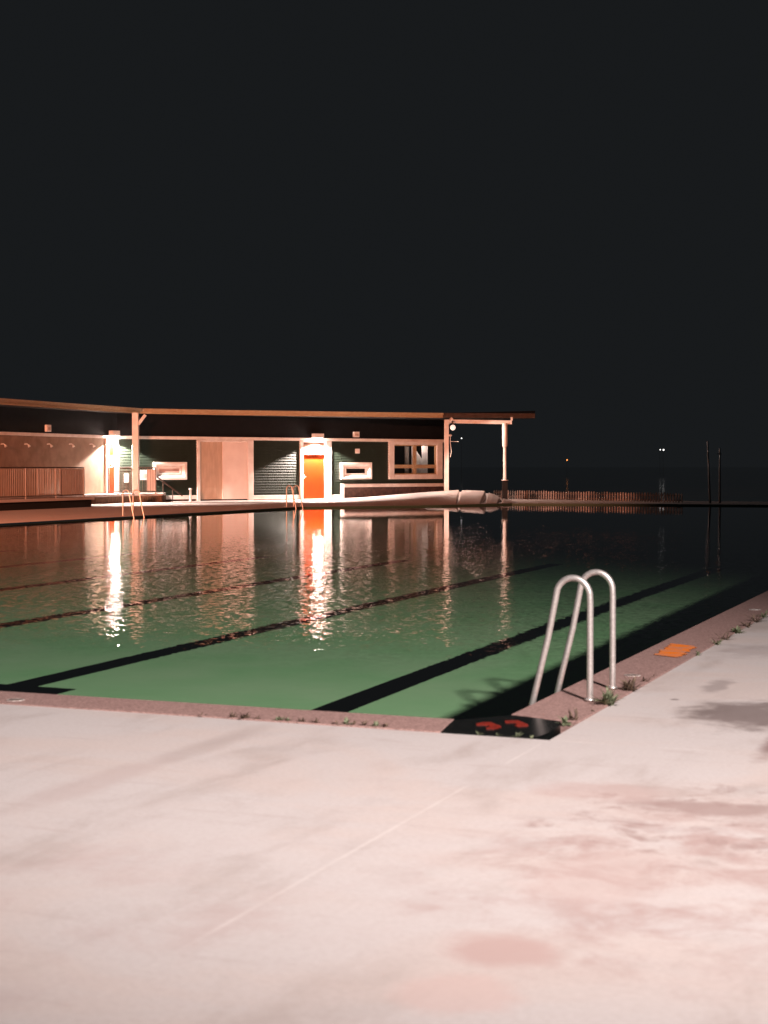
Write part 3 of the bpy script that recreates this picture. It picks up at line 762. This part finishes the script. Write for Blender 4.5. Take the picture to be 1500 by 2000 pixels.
b = MB(); b.tube([c+Vector((0, 0, -.28)), c+Vector((.38, 0, -.30))], .014, 6); b.build('bracket', m_steel, e)

# ------------------------------------------------------------ concrete bank rising to the canopy
cols = [(640, 976.5, 640, 984.5, 0), (700, 972, 700, 985.2, 0), (760, 967, 760, 985, 0), (820, 962, 820, 984.6, .0), (868, 958.5, 868, 984.2, .0), (892, 957, 886, 984, .01), (896, 957.2, 890, 984, .02),
        (897.2, 960.5, 891, 984, -.14), (901.5, 960.5, 894, 984, -.14), (902.5, 957.6, 897, 984, .02), (925, 957.8, 918, 983.8, .02), (947, 958.8, 936, 983.7, .02),
        (948.5, 963, 938, 983.7, -.16), (953.5, 963.5, 946, 983.5, -.16), (955, 962.5, 950, 983.4, .01), (964, 965, 958, 983.2, .02), (976, 971, 970, 983, .02),
        (977, 976, 972, 982.9, -.1), (981, 976.5, 979, 982.7, -.1), (982.5, 973.5, 983, 982.6, .03), (1003, 978, 1006, 981.8, .0)]
cb_top = [(c[0], c[1], c[4]) for c in cols]; cb_bot = [(c[2], c[3]) for c in cols]
vs = []; fs = []; nr = 12
for i, ((tx, ty, _), (bx, by)) in enumerate(zip(cb_top, cb_bot)):
    T = at(tx, ty, 73.9 if tx < 880 else 73.9 - (tx-880)*.055); Bp = G(bx, by, .012)
    if i == 0: T.z = .012
    for j in range(nr+1):
        f = j/nr; p = Bp.lerp(T, f); p.z = Bp.z + (T.z-Bp.z)*f
        p.z += cb_top[i][2]*min(1, 1.6*math.sin(math.pi*min(1, f*.98+.02))); p.z = max(p.z, .004)
        vs.append(p)
nt = len(cb_top)
for i in range(nt-1):
    for j in range(nr): a = i*(nr+1)+j; fs.append((a, a+nr+1, a+nr+2, a+1))
base = len(vs)
for i in range(nt): p = vs[i*(nr+1)+nr]; vs.append(Vector((p.x, p.y+.02, -.02)))
for i in range(nt-1): fs.append((i*(nr+1)+nr, (i+1)*(nr+1)+nr, base+i+1, base+i))
bank = struct('concrete_bank', vs, fs, m_deck)

# ------------------------------------------------------------ low fence on the right, poles, far lamps
fe = empty('picket_fence', at(1000, 970, 75)); tag(fe, 'low pale picket fence running into the dark beyond the pool', 'fence'); fe.location.z = 0; fe['wl'] = list(fe.location)
m_picket = noisy('weathered_pickets', (.03, .025, .02), (.30, .24, .21), .9, .8, 0, 3, 0, .4, .6)
FA, FBp = at(966, 970, 75), at(1332, 970, 66.5); FA.z = FBp.z = 0
b = MB(); n = 74; dr_ = (FBp-FA).normalized(); nn = Vector((dr_.y, -dr_.x, 0))
for i in range(n):
    p = FA.lerp(FBp, i/(n-1)); a, c = p-dr_*.034, p+dr_*.034
    h = .37 + random.uniform(-.025, .02)
    b.add([a+nn*.02+Vector((0, 0, 0)), c+nn*.02, c+nn*.02+Vector((0, 0, h)), p+nn*.02+Vector((0, 0, h+.03)), a+nn*.02+Vector((0, 0, h)), a-nn*.0, c-nn*.0, c+Vector((0, 0, h)), p+Vector((0, 0, h+.03)), a+Vector((0, 0, h))],
          [(0, 1, 2, 3, 4), (9, 8, 7, 6, 5), (0, 5, 6, 1), (1, 6, 7, 2), (2, 7, 8, 3), (3, 8, 9, 4), (4, 9, 5, 0)])
b.build('pickets', m_picket, fe)
b = MB()
for z in (.08, .28): b.tube([FA-nn*.03+Vector((0, 0, z)), FBp-nn*.03+Vector((0, 0, z))], .025, 6)
b.build('rails', m_found, fe)
m_greypole = M('pale_metal_pole', (.16, .16, .16), .35, 1.0)
for (px, top, D, tilt, lab) in ((1387, 862, 65, -.3, 'taller thin grey pole, the left of the two in the dark'), (1406, 876, 65, 0, 'shorter thin grey pole with a small crossbar in the dark')):
    p = at(px, 980, D); p.z = 0; e = empty('flag_pole', p); tag(e, lab, 'pole'); t = at(px + (tilt and -5), top, D)
    b = MB(); b.tube([p, t], .05, 10, r2=.03); b.build('shaft', m_greypole if 'm_greypole' in globals() else m_darksteel, e)
    if not tilt:
        b = MB(); b.tube([t+Vector((-.12, 0, -.22)), t+Vector((.08, 0, -.22))], .02, 6); b.build('crossbar', m_greypole, e)
def far_lamp(px, py, D, r, mat, lab, grp=None):
    q = at(px, py, D); p = Vector((q.x, q.y, 0)); e = empty('street_lamp', p); tag(e, lab, 'street lamp', 'far street lamps')
    b = MB(); b.tube([p, Vector((q.x, q.y+.5, q.z+.1)), q+Vector((0, 0, .25))], .012, 6, r2=.01); b.build('pole', m_roof, e)
    b = MB(); b.lathe([(.0005, r), (r*.8, r*.6), (r, 0), (r*.8, -r*.6), (.0005, -r)], q, 10); b.build('lamp', mat, e)
far_lamp(1289.5, 878.4, 220, .09, m_dist_w, 'left of the two close white far lamps over the water')
far_lamp(1296, 878.6, 220, .12, m_dist_w, 'right of the two close white far lamps over the water')
far_lamp(1107.5, 898.5, 220, .10, m_dist_o, 'single tiny orange far lamp above the picket fence')
far_lamp(901.5, 856, 180, .08, m_dist_w, 'single tiny white far lamp seen beside the canopy post')

# ------------------------------------------------------------ weeds in the coping joint
def weed_mesh(n, ln, wd, up, seed, curl=.5):
    rnd = random.Random(seed); b = MB()
    for i in range(n):
        a = rnd.uniform(0, 2*math.pi); l = ln*rnd.uniform(.55, 1.1); w0 = wd*rnd.uniform(.7, 1.2); el = rnd.uniform(*up)
        d = Vector((math.cos(a), math.sin(a), 0)); s = Vector((-d.y, d.x, 0)); p = Vector((rnd.uniform(-1, 1), rnd.uniform(-1, 1), 0))*ln*.38*rnd.random(); pts = []
        m = 6
        for k in range(m+1):
            f = k/m; ww = w0*math.sin(math.pi*min(.97, .08+f*.92))**.8*(1+.25*math.sin(k*2.6+i))
            pts += [p - s*ww/2 + Vector((0, 0, ww*.15)), p, p + s*ww/2 + Vector((0, 0, ww*.15))]
            e = el - curl*f; p = p + (d*math.cos(e) + Vector((0, 0, math.sin(e))))*l/m
            if p.z < .002: p.z = .002
        fs = []
        for k in range(m): o = k*3; fs += [(o, o+1, o+4, o+3), (o+1, o+2, o+5, o+4)]
        b.add(pts, fs, True)
    return b
def weed(px, py, n, ln, wd, up, seed, mat, label, curl=.6, grp='weeds growing in the coping joint'):
    b = weed_mesh(n, ln, wd, up, seed, curl); p = G(px, py); o = b.build('weed', mat); o.location = p; tag(o, label, 'weed', grp); return o
G_ = m_leaf; D_ = m_dryleaf
weed(1186, 1378, 60, .12, .022, (.4, 1.5), 1, G_, 'largest bushy green weed at the foot of the near ladder')
weed(1190, 1374, 16, .13, .008, (.5, 1.5), 11, D_, 'brown stalks rising out of the largest green weed')
weed(1229, 1351, 46, .115, .013, (.5, 1.5), 2, D_, 'dark brown spiky weed just behind the ladder foot')
weed(1258, 1333, 16, .06, .010, (.1, 1.2), 3, D_, 'small dark sprawling weed beside the lid behind the ladder')
weed(1275, 1323, 8, .03, .010, (.1, 1.2), 31, D_, 'tiny dark weed at the deck joint between ladder and orange patch')
weed(1122, 1409, 18, .085, .010, (.7, 1.5), 4, D_, 'brown upright weed at the right tip of the black corner slab')
weed(1104, 1418, 16, .07, .022, (.4, 1.3), 5, G_, 'pale green leafy weed at the right tip of the black corner slab')
weed(1158, 1391, 7, .03, .014, (.3, 1.2), 6, G_, 'tiny pale weed in the joint between ladder foot and corner slab')
weed(1010, 1440, 13, .042, .014, (.4, 1.2), 7, G_, 'pale broad leafed weed at the middle of the black slab front')
weed(1038, 1443, 8, .025, .012, (.3, 1.1), 71, G_, 'small pale weed near the rounded corner of the black slab')
weed(973, 1438, 14, .028, .007, (.2, 1.1), 8, G_, 'low greenish weed in the black slab joint below the red figures')
weed(937, 1436, 14, .036, .007, (.4, 1.4), 9, G_, 'sparse weed at the left of the black slab joint')
for i, (px, n, ln, wd, mat, lab) in enumerate([
    (395, 12, .035, .008, D_, 'faint dry weed farthest left along the near coping'),
    (455, 22, .055, .008, D_, 'dry brown tuft starting the left run of near coping weeds'),
    (478, 34, .06, .010, D_, 'thick dark brown tuft in the left run of near coping weeds'),
    (500, 12, .035, .010, D_, 'thin brown tuft closing the left run of near coping weeds'),
    (546, 24, .042, .016, G_, 'bright green low weed between two brown tufts of the near coping'),
    (562, 14, .04, .010, G_, 'small green sprig right of the bright green low weed'),
    (590, 30, .038, .010, D_, 'long dark brown tuft left of the middle of the near coping weeds'),
    (615, 22, .045, .010, D_, 'brown tuft with pale tips near the middle of the near coping weeds'),
    (655, 20, .035, .010, D_, 'flat dark tuft left of the tall green sprig'),
    (674, 24, .062, .012, G_, 'tall green sprig standing highest among the near coping weeds'),
    (690, 16, .04, .010, D_, 'dark tuft against the right of the tall green sprig'),
    (713, 10, .045, .012, D_, 'lone red brown sprig right of the tall green sprig'),
    (733, 22, .042, .012, G_, 'dull green tuft near the right end of the near coping weeds'),
    (752, 18, .042, .010, D_, 'last dark tuft at the right end of the near coping weeds')]):
    py = 1378.2 + .0606*px - 2
    weed(px, py, n, ln, wd, (.25, 1.35), 40+i, mat, lab)
pr = []
for i, (px, n, ln, wd, mat, lab) in enumerate([
    (1365, 12, .05, .014, G_, 'small grey green weed touching the corner of the orange patch'),
    (1402, 18, .085, .012, G_, 'low leafy weed beyond the orange patch'),
    (1418, 20, .11, .010, D_, 'dark spiky weed beyond the orange patch'),
    (1441, 36, .095, .018, G_, 'bright leafy weed in the far run along the right coping'),
    (1461, 22, .09, .014, D_, 'dark weed behind the bright leafy weed of the right coping'),
    (1478, 26, .12, .012, D_, 'tall dark tuft next to the far pale lid'),
    (1494, 22, .11, .012, G_, 'last leafy tuft at the right border of the photo')]):
    p = uv(0, 0); x = (px-750)/F; lo_u, hi_u = 8, 30
    for _ in range(40):
        mid = (lo_u+hi_u)/2; p = uv(mid, V0+CW+.01)
        if p.x/p.y < x: lo_u = mid
        else: hi_u = mid
    b = weed_mesh(n, ln, wd, (.2, 1.3), 80+i, .6); o = b.build('weed', mat); o.location = p; tag(o, lab, 'weed', 'weeds growing in the coping joint')

for o in bpy.data.objects:
    if 'wl' in o: del o['wl']
scene.cycles.caustics_refractive = True; scene.cycles.caustics_reflective = True

scene.cycles.use_denoising = True; scene.cycles.sample_clamp_indirect = 8
